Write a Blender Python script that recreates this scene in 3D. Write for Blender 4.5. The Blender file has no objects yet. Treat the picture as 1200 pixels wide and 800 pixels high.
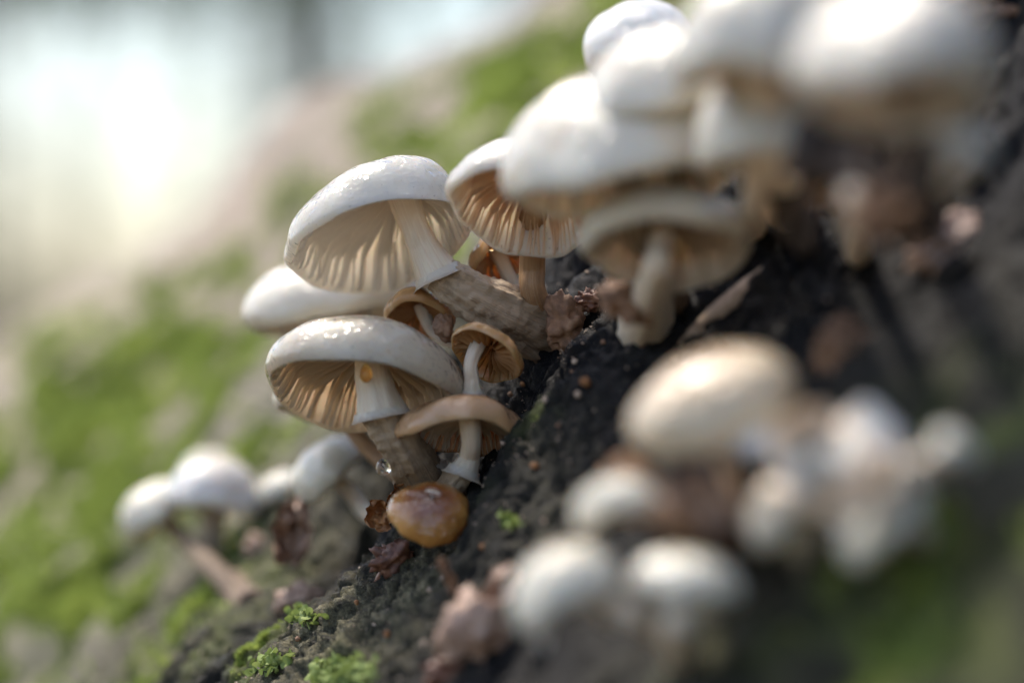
# Macro photograph: pale slimy mushrooms on a leaning, mossy tree trunk.  1 Blender unit = 1 cm.
import bpy, math, random
import numpy as np
from mathutils import Vector, Matrix
from mathutils.bvhtree import BVHTree
sc = bpy.context.scene
C = sc.collection
R = math.radians
sc.unit_settings.scale_length = 0.01

# ------------------------------------------------------------------ camera
FD = 42.0                      # focus distance in cm (macro lens, 20 degree field)
cam_d = bpy.data.cameras.new('camera')
cam = bpy.data.objects.new('camera', cam_d); C.objects.link(cam)
cam.location = (0, -FD, 0); cam.rotation_euler = (R(90), 0, 0)
cam_d.sensor_width = 360; cam_d.lens = 360 * FD / 15.0
cam_d.clip_start = 0.5; cam_d.clip_end = 60000
cam_d.dof.use_dof = True; cam_d.dof.focus_distance = FD
cam_d.dof.aperture_fstop = (cam_d.lens / 1000) / 1.75     # a 1.75 cm wide aperture
cam_d.dof.aperture_blades = 0
sc.camera = cam

# ------------------------------------------------------------------ light
SUN_EL, SUN_AZ = 62, -46        # degrees; azimuth from +Y (away from camera), negative = left
w = bpy.data.worlds.new('World'); sc.world = w; w.use_nodes = True
nt = w.node_tree; nt.nodes.clear()
sky = nt.nodes.new('ShaderNodeTexSky'); sky.sky_type = 'NISHITA'; sky.sun_disc = False
sky.sun_elevation = R(SUN_EL); sky.sun_rotation = R(SUN_AZ)
sky.air_density = 1.0; sky.dust_density = 2.8; sky.ozone_density = 1.0
bg = nt.nodes.new('ShaderNodeBackground'); bg.inputs['Strength'].default_value = 0.135
wo = nt.nodes.new('ShaderNodeOutputWorld')
nt.links.new(sky.outputs[0], bg.inputs[0]); nt.links.new(bg.outputs[0], wo.inputs[0])
sd = bpy.data.lights.new('sun', 'SUN'); sd.energy = 1.9; sd.angle = R(5); sd.color = (1, .92, .80)
so = bpy.data.objects.new('sun', sd); C.objects.link(so)
dirv = Vector((math.sin(R(SUN_AZ)) * math.cos(R(SUN_EL)), math.cos(R(SUN_AZ)) * math.cos(R(SUN_EL)), math.sin(R(SUN_EL))))
so.rotation_euler = (-dirv).to_track_quat('-Z', 'Y').to_euler()
sc.view_settings.view_transform = 'Standard'; sc.view_settings.look = 'None'
sc.view_settings.exposure = 1.38; sc.view_settings.gamma = 1

# ------------------------------------------------------------------ helpers
def P(px, py, d):               # a point of the photograph (1200x800) at depth d behind the plane of focus
    k = (FD + d) / FD / 80.0
    return Vector(((px - 600) * k, d, (400 - py) * k))
def tag(o, label=None, cat=None, group=None, kind=None):
    if label: o['label'] = label
    if cat: o['category'] = cat
    if group: o['group'] = group
    if kind: o['kind'] = kind
    return o
def empty(name, loc):
    o = bpy.data.objects.new(name, None); C.objects.link(o); o.location = loc
    o.empty_display_size = .3
    return o
def mesh_obj(name, verts, faces, m, parent=None, origin=None, smooth=True, attrs=None):
    V = np.asarray(verts, dtype=np.float64)
    if origin is not None: V = V - np.array(origin)
    me = bpy.data.meshes.new(name)
    if isinstance(faces, np.ndarray) and faces.ndim == 2:
        n, k = faces.shape
        me.vertices.add(len(V)); me.vertices.foreach_set('co', V.astype(np.float32).ravel())
        me.loops.add(n * k); me.loops.foreach_set('vertex_index', faces.astype(np.int32).ravel())
        me.polygons.add(n); me.polygons.foreach_set('loop_start', np.arange(0, n * k, k, dtype=np.int32))
        me.polygons.foreach_set('loop_total', np.full(n, k, dtype=np.int32))
        me.update(calc_edges=True); me.validate()
    else:
        me.from_pydata([tuple(v) for v in V], [], faces)
    if attrs:
        for an, av in attrs.items():
            a = me.attributes.new(an, 'FLOAT', 'POINT'); a.data.foreach_set('value', np.asarray(av, dtype=np.float32))
    me.polygons.foreach_set('use_smooth', np.full(len(me.polygons), smooth, dtype=bool))
    me.materials.append(m)
    o = bpy.data.objects.new(name, me); C.objects.link(o)
    if parent is not None: o.parent = parent
    elif origin is not None: o.location = origin
    return o
def grid_faces(nu, nv, wrap_v=False, off=0):
    i, j = np.meshgrid(np.arange(nu - 1), np.arange(nv if wrap_v else nv - 1), indexing='ij')
    j2 = (j + 1) % nv
    return (np.stack([i * nv + j, (i + 1) * nv + j, (i + 1) * nv + j2, i * nv + j2], -1).reshape(-1, 4)) + off

# numpy gradient noise
_rs = np.random.RandomState(7)
_perm = _rs.permutation(256); _perm = np.concatenate([_perm, _perm, _perm])
_grad = _rs.normal(size=(256, 3)); _grad /= np.linalg.norm(_grad, axis=1)[:, None]
def pn(p):
    p = np.asarray(p, dtype=np.float64); i = np.floor(p).astype(int); f = p - i; i = i & 255
    u = f * f * f * (f * (f * 6 - 15) + 10)
    out = 0
    for a in (0, 1):
        for b in (0, 1):
            for c in (0, 1):
                h = _perm[_perm[_perm[(i[..., 0] + a) & 255] + ((i[..., 1] + b) & 255)] + ((i[..., 2] + c) & 255)] & 255
                g = _grad[h]
                dd = (g[..., 0] * (f[..., 0] - a) + g[..., 1] * (f[..., 1] - b) + g[..., 2] * (f[..., 2] - c))
                out = out + dd * (u[..., 0] if a else 1 - u[..., 0]) * (u[..., 1] if b else 1 - u[..., 1]) * (u[..., 2] if c else 1 - u[..., 2])
    return out * 1.5
def fbm(p, octs=4, gain=.5):
    s, a = 0, 1
    for k in range(octs):
        s = s + a * pn(p * 2 ** k + 17.3 * k); a *= gain
    return s
def sstep(a, b, x):
    t = np.clip((x - a) / (b - a), 0, 1); return t * t * (3 - 2 * t)

# ------------------------------------------------------------------ materials
def new_mat(name):
    m = bpy.data.materials.new(name); m.use_nodes = True
    n = m.node_tree; n.nodes.clear()
    return m, n, n.nodes.new('ShaderNodeOutputMaterial')
class NB:
    def __init__(s, n): s.n = n
    def node(s, t, **kw):
        o = s.n.nodes.new(t)
        for k, v in kw.items():
            if k in ('operation', 'blend_type', 'data_type', 'attribute_name', 'interpolation', 'feature', 'distance', 'vector_type'): setattr(o, k, v)
            else: s.put(o.inputs[k], v)
        return o
    def put(s, sock, v):
        if isinstance(v, bpy.types.NodeSocket): s.n.links.new(v, sock)
        elif v is not None:
            if isinstance(v, (tuple, list)) and len(v) == 3 and sock.type == 'RGBA': v = (*v, 1)
            sock.default_value = v
    def coord(s, scale=(1, 1, 1)):
        t = s.node('ShaderNodeTexCoord'); mp = s.node('ShaderNodeMapping')
        s.put(mp.inputs[0], t.outputs['Object']); s.put(mp.inputs['Scale'], scale); return mp.outputs[0]
    def noise(s, vec, scale, detail=4, rough=.55, dist=0):
        o = s.node('ShaderNodeTexNoise'); s.put(o.inputs['Vector'], vec); s.put(o.inputs['Scale'], scale)
        s.put(o.inputs['Detail'], detail); s.put(o.inputs['Roughness'], rough); s.put(o.inputs['Distortion'], dist); return o.outputs['Fac']
    def attr(s, name):
        o = s.n.nodes.new('ShaderNodeAttribute'); o.attribute_name = name; return o.outputs['Fac']
    def ramp(s, fac, stops):
        o = s.n.nodes.new('ShaderNodeValToRGB'); s.put(o.inputs[0], fac)
        e = o.color_ramp.elements
        while len(e) < len(stops): e.new(.5)
        for el, (p, c) in zip(e, stops):
            el.position = p; el.color = (*c, 1) if len(c) == 3 else c
        return o.outputs[0]
    def mix(s, f, a, b, bt='MIX'):
        o = s.n.nodes.new('ShaderNodeMix'); o.data_type = 'RGBA'; o.blend_type = bt
        s.put(o.inputs[0], f); s.put(o.inputs[6], a); s.put(o.inputs[7], b); return o.outputs[2]
    def math(s, op, a, b=None, clamp=False):
        o = s.n.nodes.new('ShaderNodeMath'); o.operation = op; o.use_clamp = clamp
        s.put(o.inputs[0], a)
        if b is not None: s.put(o.inputs[1], b)
        return o.outputs[0]
    def bump(s, h, strength, dist, nrm=None):
        o = s.n.nodes.new('ShaderNodeBump'); s.put(o.inputs['Height'], h); s.put(o.inputs['Strength'], strength)
        s.put(o.inputs['Distance'], dist)
        if nrm is not None: s.put(o.inputs['Normal'], nrm)
        return o.outputs[0]

def flesh_mat(name, centre, mid, margin, trans=.35, sss=.5, rough=.40, coat=.8, bump=.012, blotch=None, speck=0, crough=.06, radial=False, sscale=.35):
    """mushroom flesh: attribute 'rad' runs 0 (centre / bottom) to 1 (margin / top)"""
    m, n, out = new_mat(name); b = NB(n)
    v = b.coord()
    n1 = b.noise(v, 2.2, 5, .6); n2 = b.noise(v, 9, 4, .6)
    rad = b.math('ADD', b.attr('rad'), b.math('MULTIPLY', b.math('SUBTRACT', n1, .5), .5))
    col = b.ramp(rad, [(0.0, centre), (.5, mid), (1.0, margin)])
    if blotch:
        bf = b.ramp(b.noise(v, 1.7, 6, .65, .4), [(.52, (0, 0, 0)), (.72, (1, 1, 1))])
        col = b.mix(b.math('MULTIPLY', bf, .32 if 'cream' in name else .55), col, blotch)
    col = b.mix(b.math('MULTIPLY', b.math('SUBTRACT', n2, .35, True), .35), col, tuple(c * .72 for c in mid))
    if speck:
        sp = b.ramp(b.noise(v, 20, 1, .5), [(.70, (0, 0, 0)), (.74, (1, 1, 1))])
        col = b.mix(b.math('MULTIPLY', sp, speck), col, (.16, .09, .05))
    p = b.node('ShaderNodeBsdfPrincipled')
    b.put(p.inputs['Base Color'], col)
    b.put(p.inputs['Roughness'], b.math('ADD', b.math('MULTIPLY', n2, .25), rough - .1))
    p.inputs['Subsurface Weight'].default_value = sss
    p.inputs['Subsurface Radius'].default_value = (1, .62, .38)
    p.inputs['Subsurface Scale'].default_value = sscale
    p.inputs['Coat Weight'].default_value = coat
    b.put(p.inputs['Coat Roughness'], b.math('ADD', b.math('MULTIPLY', n1, .08), crough - .04))
    p.inputs['Coat IOR'].default_value = 1.45
    h = b.math('ADD', b.math('MULTIPLY', b.noise(v, 5, 3), 1.0), b.math('MULTIPLY', b.noise(v, 34, 3), .22))
    nr = b.bump(h, .6, bump)
    b.put(p.inputs['Normal'], nr)
    hc = b.math('ADD', b.noise(v, 3.0, 1, .4), b.math('MULTIPLY', b.noise(v, 8.5, 0, .5, .8), .40))
    b.put(p.inputs['Coat Normal'], b.bump(hc, 1.0, bump * 8.5))
    t = b.node('ShaderNodeBsdfTranslucent'); b.put(t.inputs[0], col); b.put(t.inputs['Normal'], nr)
    mx = b.node('ShaderNodeMixShader'); mx.inputs[0].default_value = trans
    n.links.new(p.outputs[0], mx.inputs[1]); n.links.new(t.outputs[0], mx.inputs[2])
    # a film of water over everything
    if coat > 0:
        cn = p.inputs['Coat Normal'].links[0].from_socket; p.inputs['Coat Weight'].default_value = 0
        gl = b.node('ShaderNodeBsdfGlossy'); b.put(gl.inputs['Normal'], cn)
        b.put(gl.inputs['Roughness'], b.math('ADD', b.math('MULTIPLY', n1, .14), crough))
        fr = b.node('ShaderNodeFresnel'); fr.inputs[0].default_value = 1.62 if 'amber' in name else 1.5; b.put(fr.inputs['Normal'], cn)
        m2 = b.node('ShaderNodeMixShader'); b.put(m2.inputs[0], b.math('MULTIPLY', fr.outputs[0], coat))
        n.links.new(mx.outputs[0], m2.inputs[1]); n.links.new(gl.outputs[0], m2.inputs[2]); n.links.new(m2.outputs[0], out.inputs[0])
    else: n.links.new(mx.outputs[0], out.inputs[0])
    return m
def stem_mat(name, top, low, trans=.1, sss=.3, rough=.5, streak=(.3, .2, .12), st=.5, dirt=0):
    m, n, out = new_mat(name); b = NB(n)
    v = b.coord()
    # streaks run along the stem: attributes 'ang' (round the stem) and 'rad' (along it)
    cmb = b.node('ShaderNodeCombineXYZ'); b.put(cmb.inputs[0], b.math('MULTIPLY', b.attr('ang'), 26)); b.put(cmb.inputs[1], b.math('MULTIPLY', b.attr('rad'), 2.5))
    stv = b.noise(cmb.outputs[0], 1.0, 5, .65, .3)
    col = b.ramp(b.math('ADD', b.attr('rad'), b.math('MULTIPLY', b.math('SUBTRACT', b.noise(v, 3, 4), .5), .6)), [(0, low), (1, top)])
    f = b.ramp(stv, [(.42, (0, 0, 0)), (.62, (1, 1, 1))])
    col = b.mix(b.math('MULTIPLY', f, st), col, streak)
    if dirt:
        dn = b.ramp(b.noise(v, 3.0, 6, .7), [(.5, (0, 0, 0)), (.66, (1, 1, 1))])
        col = b.mix(b.math('MULTIPLY', dn, dirt), col, (.05, .03, .02))
    p = b.node('ShaderNodeBsdfPrincipled'); b.put(p.inputs['Base Color'], col)
    p.inputs['Roughness'].default_value = rough
    p.inputs['Subsurface Weight'].default_value = sss; p.inputs['Subsurface Radius'].default_value = (1, .6, .35); p.inputs['Subsurface Scale'].default_value = .12
    h = b.math('ADD', stv, b.math('MULTIPLY', b.noise(v, 20, 4, .6), .3))
    b.put(p.inputs['Normal'], b.bump(h, 1.0, .05 if dirt >= .5 else .02))
    t = b.node('ShaderNodeBsdfTranslucent'); b.put(t.inputs[0], col)
    mx = b.node('ShaderNodeMixShader'); mx.inputs[0].default_value = trans
    n.links.new(p.outputs[0], mx.inputs[1]); n.links.new(t.outputs[0], mx.inputs[2]); n.links.new(mx.outputs[0], out.inputs[0])
    return m
M = {}
M['cap_white'] = flesh_mat('cap_white', (.78, .64, .47), (.87, .80, .67), (.90, .85, .75), trans=.58, speck=.35)
M['cap_plain'] = flesh_mat('cap_plain', (.62, .45, .28), (.77, .67, .51), (.83, .77, .65), trans=.32, blotch=(.60, .43, .27))
M['cap_speck'] = flesh_mat('cap_speckled', (.80, .72, .60), (.82, .76, .68), (.84, .80, .74), trans=.25, speck=.8)
M['cap_cream'] = flesh_mat('cap_cream', (.58, .37, .21), (.84, .71, .54), (.88, .79, .64), trans=.58, speck=.5, blotch=(.66, .47, .32), coat=1.0)
M['cap_beige'] = flesh_mat('cap_beige', (.66, .50, .36), (.74, .66, .52), (.78, .72, .60), trans=.3)
M['cap_oval'] = flesh_mat('cap_oval', (.40, .25, .14), (.54, .41, .26), (.68, .57, .40), trans=.2, blotch=(.50, .32, .20))
M['cap_tan'] = flesh_mat('cap_tan', (.32, .13, .05), (.46, .22, .09), (.60, .36, .19), trans=.2, coat=.9)
M['cap_amber'] = flesh_mat('cap_amber', (.09, .025, .007), (.24, .075, .012), (.55, .27, .06), trans=.15, coat=1.0, bump=.012, crough=.04)
M['cap_rust'] = flesh_mat('cap_rust', (.40, .17, .06), (.50, .25, .09), (.60, .34, .14), trans=.3)
M['cap_half'] = flesh_mat('cap_half_rusty', (.70, .40, .20), (.80, .70, .58), (.84, .80, .76), trans=.25, blotch=(.62, .30, .12))
M['gill_white'] = flesh_mat('gill_white', (.88, .79, .67), (.91, .87, .81), (.93, .91, .88), trans=.72, sss=.2, coat=0, rough=.6, bump=.004, sscale=.08)
M['gill_cream'] = flesh_mat('gill_cream', (.74, .55, .38), (.82, .70, .55), (.90, .83, .73), trans=.7, sss=.2, coat=0, rough=.6, bump=.004, sscale=.08)
M['gill_orange'] = flesh_mat('gill_orange', (.80, .48, .24), (.86, .64, .43), (.90, .80, .68), trans=.7, sss=.2, coat=0, rough=.6, bump=.004, sscale=.08)
M['gill_rust'] = flesh_mat('gill_rust', (.42, .17, .06), (.52, .25, .09), (.58, .31, .12), trans=.4, sss=.2, coat=0, rough=.6, bump=.004, sscale=.08)
M['stem_pale'] = stem_mat('stem_pale', (.80, .66, .50), (.78, .70, .56), streak=(.62, .46, .32), st=.45)
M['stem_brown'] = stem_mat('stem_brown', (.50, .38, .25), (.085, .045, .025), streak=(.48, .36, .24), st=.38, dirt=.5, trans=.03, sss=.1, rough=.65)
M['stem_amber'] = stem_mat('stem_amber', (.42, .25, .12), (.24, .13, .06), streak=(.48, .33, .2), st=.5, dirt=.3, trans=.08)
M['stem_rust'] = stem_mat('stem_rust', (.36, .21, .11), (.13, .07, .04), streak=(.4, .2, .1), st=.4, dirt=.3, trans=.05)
M['ring'] = flesh_mat('ring_flesh', (.78, .68, .52), (.80, .70, .56), (.84, .76, .64), trans=.3, coat=.1, bump=.02)

def glass_mat(name, col):
    m, n, out = new_mat(name); b = NB(n)
    p = b.node('ShaderNodeBsdfPrincipled'); p.inputs['Base Color'].default_value = (*col, 1)
    p.inputs['Transmission Weight'].default_value = 1; p.inputs['Roughness'].default_value = .02; p.inputs['IOR'].default_value = 1.33
    n.links.new(p.outputs[0], out.inputs[0]); return m
M['drop'] = glass_mat('water', (.98, .96, .92)); M['drop_amber'] = glass_mat('resin_drop', (.95, .62, .25))

def rough_mat(name, stops, scale=3, rough=.7, bump=.05, spec=.5, trans=0, sc2=None, coat=0):
    m, n, out = new_mat(name); b = NB(n)
    v = b.coord(); n1 = b.noise(v, scale, 7, .68, .2)
    col = b.ramp(n1, stops)
    p = b.node('ShaderNodeBsdfPrincipled'); b.put(p.inputs['Base Color'], col)
    b.put(p.inputs['Roughness'], rough); p.inputs['Specular IOR Level'].default_value = spec
    p.inputs['Coat Weight'].default_value = coat; p.inputs['Coat Roughness'].default_value = .2
    h = b.math('ADD', n1, b.math('MULTIPLY', b.noise(v, scale * 5, 4, .7), .4))
    b.put(p.inputs['Normal'], b.bump(h, .8, bump))
    if trans:
        t = b.node('ShaderNodeBsdfTranslucent'); b.put(t.inputs[0], col)
        mx = b.node('ShaderNodeMixShader'); mx.inputs[0].default_value = trans
        n.links.new(p.outputs[0], mx.inputs[1]); n.links.new(t.outputs[0], mx.inputs[2]); n.links.new(mx.outputs[0], out.inputs[0])
    else: n.links.new(p.outputs[0], out.inputs[0])
    return m
M['chip_red'] = rough_mat('chip_red', [(.3, (.05, .02, .012)), (.55, (.16, .06, .03)), (.75, (.34, .17, .08))], 4, .6, .08, coat=.3)
M['chip_dark'] = rough_mat('chip_dark', [(.3, (.015, .010, .007)), (.55, (.05, .03, .018)), (.75, (.13, .08, .045))], 3, .6, .06)
M['chip_brown'] = rough_mat('chip_brown', [(.3, (.10, .05, .03)), (.55, (.28, .15, .08)), (.75, (.48, .31, .19))], 2.5, .6, .05, trans=.15)
M['chip_pale'] = rough_mat('chip_pale', [(.3, (.25, .17, .12)), (.55, (.45, .34, .25)), (.75, (.62, .52, .42))], 3, .6, .05)
M['withered'] = rough_mat('withered', [(.3, (.20, .11, .07)), (.5, (.42, .27, .19)), (.72, (.66, .50, .40))], 1.6, .5, .05, trans=.15, coat=.3)
M['torn'] = rough_mat('torn_flesh', [(.3, (.46, .27, .15)), (.45, (.74, .60, .44)), (.6, (.84, .78, .68))], 1.8, .45, .04, trans=.3, coat=.4)
M['leaf_orange'] = rough_mat('leaf_orange', [(.3, (.22, .09, .03)), (.55, (.44, .21, .08)), (.75, (.56, .33, .15))], 4, .5, .02, trans=.35)
M['lichen'] = rough_mat('lichen_green', [(.3, (.12, .17, .04)), (.55, (.25, .32, .09)), (.75, (.45, .50, .22))], 3, .8, .02, trans=.3)
M['fluff'] = rough_mat('mycelium', [(.3, (.34, .26, .20)), (.6, (.55, .46, .38)), (.8, (.70, .62, .54))], 5, .9, .02, trans=.2)

# ------------------------------------------------------------------ the trunk
A2 = np.array((.67, .742)); A2 /= np.linalg.norm(A2)       # along the trunk (x, z)
N2 = np.array((A2[1], -A2[0]))                             # across it, towards the lower right
prof = np.array([(46, -70), (34, -60), (24, -50), (16.5, -40), (12.2, -31), (9.0, -22.5), (6.5, -15), (4.3, -9), (2.3, -4.0), (.7, 0), (-.15, 3.5), (-1.0, 7.5),
                 (-2.35, 13), (-4.2, 20), (-5.9, 26), (-7.0, 30.5), (-7.45, 35), (-7.3, 40), (-5.8, 48), (-1, 60), (8, 70), (22, 76), (40, 76)], float)
def spline(pts, t):            # Catmull-Rom over integer knots
    t = np.clip(t, 0, len(pts) - 1.000001); i = np.floor(t).astype(int); f = (t - i)[:, None]
    g = lambda k: pts[np.clip(k, 0, len(pts) - 1)]
    p0, p1, p2, p3 = g(i - 1), g(i), g(i + 1), g(i + 2)
    return .5 * (2 * p1 + (p2 - p0) * f + (2 * p0 - 5 * p1 + 4 * p2 - p3) * f ** 2 + (3 * p1 - p0 - 3 * p2 + p3) * f ** 3)
tt = np.linspace(0, len(prof) - 1, 4000); pp = spline(prof, tt)
arc = np.concatenate([[0], np.cumsum(np.linalg.norm(np.diff(pp, axis=0), axis=1))])
def adapt(a, b, f):            # samples from a to b with spacing f(x)
    out = [a]
    while out[-1] < b: out.append(out[-1] + f(out[-1]))
    return np.array(out)
y_at = lambda s: np.interp(s, arc, pp[:, 1])
S = adapt(0, arc[-1], lambda s: float(np.interp(y_at(s), [-70, -20, -8, -3.5, 4, 9, 20, 42, 76], [2.5, .3, .12, .042, .042, .12, .2, .3, 3])))
U = adapt(-72, 95, lambda u: float(np.interp(u, [-72, -16, -9, -7, 3.5, 6, 16, 95], [2.5, .3, .12, .045, .045, .1, .3, 2.5])))
ps = np.stack([np.interp(S, arc, pp[:, 0]), np.interp(S, arc, pp[:, 1])], 1)
tang = np.gradient(ps, S, axis=0); tang /= np.linalg.norm(tang, axis=1)[:, None]
nrm2 = np.stack([-np.abs(tang[:, 1]) * np.sign(tang[:, 1]), tang[:, 0]], 1)   # outward: up-left and towards the camera
UU, SS = np.meshgrid(U, S, indexing='ij')
VV = np.broadcast_to(ps[:, 0], UU.shape).copy(); YY = np.broadcast_to(ps[:, 1], UU.shape).copy()
wfar = sstep(3, 34, YY)
VV += 18 * np.tanh(.27 * UU / 18) * wfar
u2s = lambda px, py, d: ((P(px, py, d).x * A2[0] + P(px, py, d).z * A2[1]))
# a knoll on the far skyline and low rolls along the trunk
VV -= 1.2 * np.exp(-((UU - .6) / 2.4) ** 2) * sstep(15, 30, YY)
Q = np.stack([UU, SS, np.zeros_like(UU)], -1)
dsp = .55 * pn(Q * [.10, .16, 1]) * 1.0 + .30 * fbm(Q * [.30, .42, 1] + 5, 3)
ridge = 1 - np.abs(fbm(Q * [.45, 1.0, 1] + 31, 3)) * 2.2
dsp += .16 * ridge
fine = np.interp(YY[0], [-12, -5, 0, 6, 14], [.3, 1, 1, 1, .4])[None, :]
dsp += .11 * fbm(Q * [1.6, 2.1, 1] + 9, 4, .6) * fine
crk = np.abs(pn(Q * [1.1, 2.2, 1] + 77)); dsp -= .14 * np.exp(-(crk / .07) ** 2) * fine
grain = np.abs(fbm(Q * [.55, 3.4, 1] + 91, 3, .6)); dsp += .07 * (.4 - grain) * fine; dsp -= .10 * np.exp(-(grain / .035) ** 2) * fine
dsp += .035 * fbm(Q * 7.5 + 3, 3, .65) * fine * (UU > -12) * (UU < 9)
def world(UU, VV, YY):
    return np.stack([UU * A2[0] + VV * N2[0], YY, UU * A2[1] + VV * N2[1]], -1)
base3 = world(UU, VV, YY)
nx = nrm2[:, 0][None, :]; ny = nrm2[:, 1][None, :]
def bump_at(px, py, d, r, h, ru=None):
    global dsp
    p = P(px, py, d); q = np.array((p.x, p.y, p.z))
    dd = base3 - q
    du = dd[..., 0] * A2[0] + dd[..., 2] * A2[1]; rest = (dd ** 2).sum(-1) - du ** 2
    dsp = dsp + h * np.exp(-(du / (ru or r)) ** 2 - rest / r ** 2)
bump_at(395, 742, -.3, 1.8, -.22, 2.0)       # the lichened bark ridge in focus
bump_at(540, 640, -2.2, 2.2, -.32, 2.0)
bump_at(395, 640, 3.5, 2.0, -.9, 1.6)       # the hollow behind it
bump_at(640, 520, 0.3, 1.4, -.25, 1.4)
bump_at(690, 470, -1.6, .8, .30, 2.2)
bump_at(225, 720, 6.5, 1.6, -.35, 2.0)
_p = P(400, 740, -1); _dd = base3 - np.array((_p.x, _p.y, _p.z)); _g = np.exp(-(_dd ** 2).sum(-1) / 2.4 ** 2)
dsp = dsp + _g * (.10 * fbm(Q * 3.3 + 61, 4, .62) + .05 * (1 - np.abs(fbm(Q * 5.5 + 13, 3, .6)) * 3) + .03 * fbm(Q * 13 + 2, 2))
T3 = world(UU, VV + dsp * nx, YY + dsp * ny)
tv = T3.reshape(-1, 3); tf = grid_faces(len(U), len(S))
# painted masks: moss, pale bark, lichen-grey bark (where they grow on the trunk)
def blob(px, py, d, r, ru=None):
    p = P(px, py, d); dd = base3 - np.array((p.x, p.y, p.z))
    du = dd[..., 0] * A2[0] + dd[..., 2] * A2[1]; rest = (dd ** 2).sum(-1) - du ** 2
    return np.exp(-(du / (ru or r)) ** 2 - rest / r ** 2)
nz = fbm(Q * [.35, .28, 1] + 51, 4, .6)
moss = .28 * sstep(5, 11, YY) * (1 - sstep(19, 26, YY)) * sstep(-.05, .2, nz)
moss = moss + .9 * blob(575, 105, 20, 4.5, 4) + 1.0 * blob(50, 500, 23, 5.5, 4) + .8 * blob(40, 700, 14, 4, 3) + .4 * blob(230, 430, 20, 3.5, 3) + .6 * blob(90, 620, 14, 2.5, 3)
moss = moss + .25 * blob(1180, 590, -11, 2.2, 2) + .5 * blob(600, 610, -1, .35, .3) + .33 * blob(655, 520, -1.5, .5, .35) + .38 * blob(415, 792, -1.0, .35, .3) + .28 * blob(290, 770, 1.2, .8, .8)
moss = moss + .5 * blob(170, 735, 6, 2.5, 2) + .2 * blob(950, 730, -11, 2.0, 2)
moss = np.clip(moss * (.10 + 2.1 * np.clip(fbm(Q * .6 + 7, 4, .65) + .22, 0, 1)), 0, 1)
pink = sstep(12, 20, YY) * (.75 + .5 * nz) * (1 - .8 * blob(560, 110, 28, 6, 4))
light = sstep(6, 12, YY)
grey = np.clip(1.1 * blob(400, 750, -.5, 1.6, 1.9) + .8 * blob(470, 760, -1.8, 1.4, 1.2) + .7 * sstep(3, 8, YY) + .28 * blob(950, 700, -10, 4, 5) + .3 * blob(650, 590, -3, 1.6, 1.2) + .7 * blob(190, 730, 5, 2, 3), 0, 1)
def trunk_mat():
    m, n, out = new_mat('wet_bark'); b = NB(n)
    v = b.coord()
    n1 = b.noise(v, 1.3, 7, .68); n2 = b.noise(v, 6.5, 6, .7); n3 = b.noise(v, 30, 4, .7)
    dark = b.ramp(n1, [(.3, (.003, .003, .004)), (.5, (.007, .007, .009)), (.62, (.015, .014, .013)), (.75, (.04, .036, .030))])
    dark = b.mix(b.math('MULTIPLY', b.ramp(n3, [(.60, (0, 0, 0)), (.72, (1, 1, 1))]), .5), dark, (.12, .08, .05))
    gr = b.ramp(b.math('ADD', b.math('MULTIPLY', n2, .7), b.math('MULTIPLY', n3, .3)), [(.32, (.016, .016, .015)), (.44, (.060, .056, .036)), (.53, (.16, .145, .085)), (.64, (.34, .30, .19))])
    gm = b.math('MULTIPLY', b.attr('grey'), b.ramp(n1, [(.3, (.25,) * 3), (.6, (1, 1, 1))]))
    col = b.mix(gm, dark, gr)
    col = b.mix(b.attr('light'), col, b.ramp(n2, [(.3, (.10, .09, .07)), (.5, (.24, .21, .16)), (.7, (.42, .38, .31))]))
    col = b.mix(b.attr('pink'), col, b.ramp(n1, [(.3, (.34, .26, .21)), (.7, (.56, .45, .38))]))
    ms = b.ramp(b.noise(v, 3.5, 5, .65), [(.3, (.07, .09, .025)), (.5, (.23, .28, .06)), (.7, (.48, .54, .14))])
    mm = b.math('MULTIPLY', b.attr('moss'), b.ramp(n2, [(.2, (.55,) * 3), (.5, (1.0,) * 3)]))
    col = b.mix(b.math('MULTIPLY', mm, 1.25, True), col, ms)
    p = b.node('ShaderNodeBsdfPrincipled'); b.put(p.inputs['Base Color'], col)
    b.put(p.inputs['Roughness'], b.ramp(n2, [(.35, (.42,) * 3), (.65, (.85,) * 3)]))
    p.inputs['Specular IOR Level'].default_value = .2
    h = b.math('ADD', b.math('MULTIPLY', n2, 1.0), b.math('MULTIPLY', n3, .35))
    h = b.math('ADD', h, b.math('MULTIPLY', b.noise(v, 75, 3, .7), .16))
    b.put(p.inputs['Normal'], b.bump(h, 1.0, .10))
    n.links.new(p.outputs[0], out.inputs[0]); return m
M['bark'] = trunk_mat()
trunk = mesh_obj('leaning_trunk', tv, tf, M['bark'], attrs={'moss': moss.ravel(), 'pink': np.clip(pink, 0, 1).ravel(), 'grey': grey.ravel(), 'light': (light * .8).ravel()})
tag(trunk, 'huge dark leaning tree trunk with wet bark and green moss that carries every mushroom', 'tree trunk')
bvh = BVHTree.FromPolygons([tuple(v) for v in tv], [tuple(int(k) for k in f) for f in tf])
CAM = Vector((0, -FD, 0))
def hit(px, py):
    d = (P(px, py, 0) - CAM).normalized()
    loc, nr, idx, dist = bvh.ray_cast(CAM, d)
    if loc is None: return P(px, py, 30), Vector((-.7, -.3, .6))
    if nr.dot(d) > 0: nr = -nr
    return loc, nr

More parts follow.
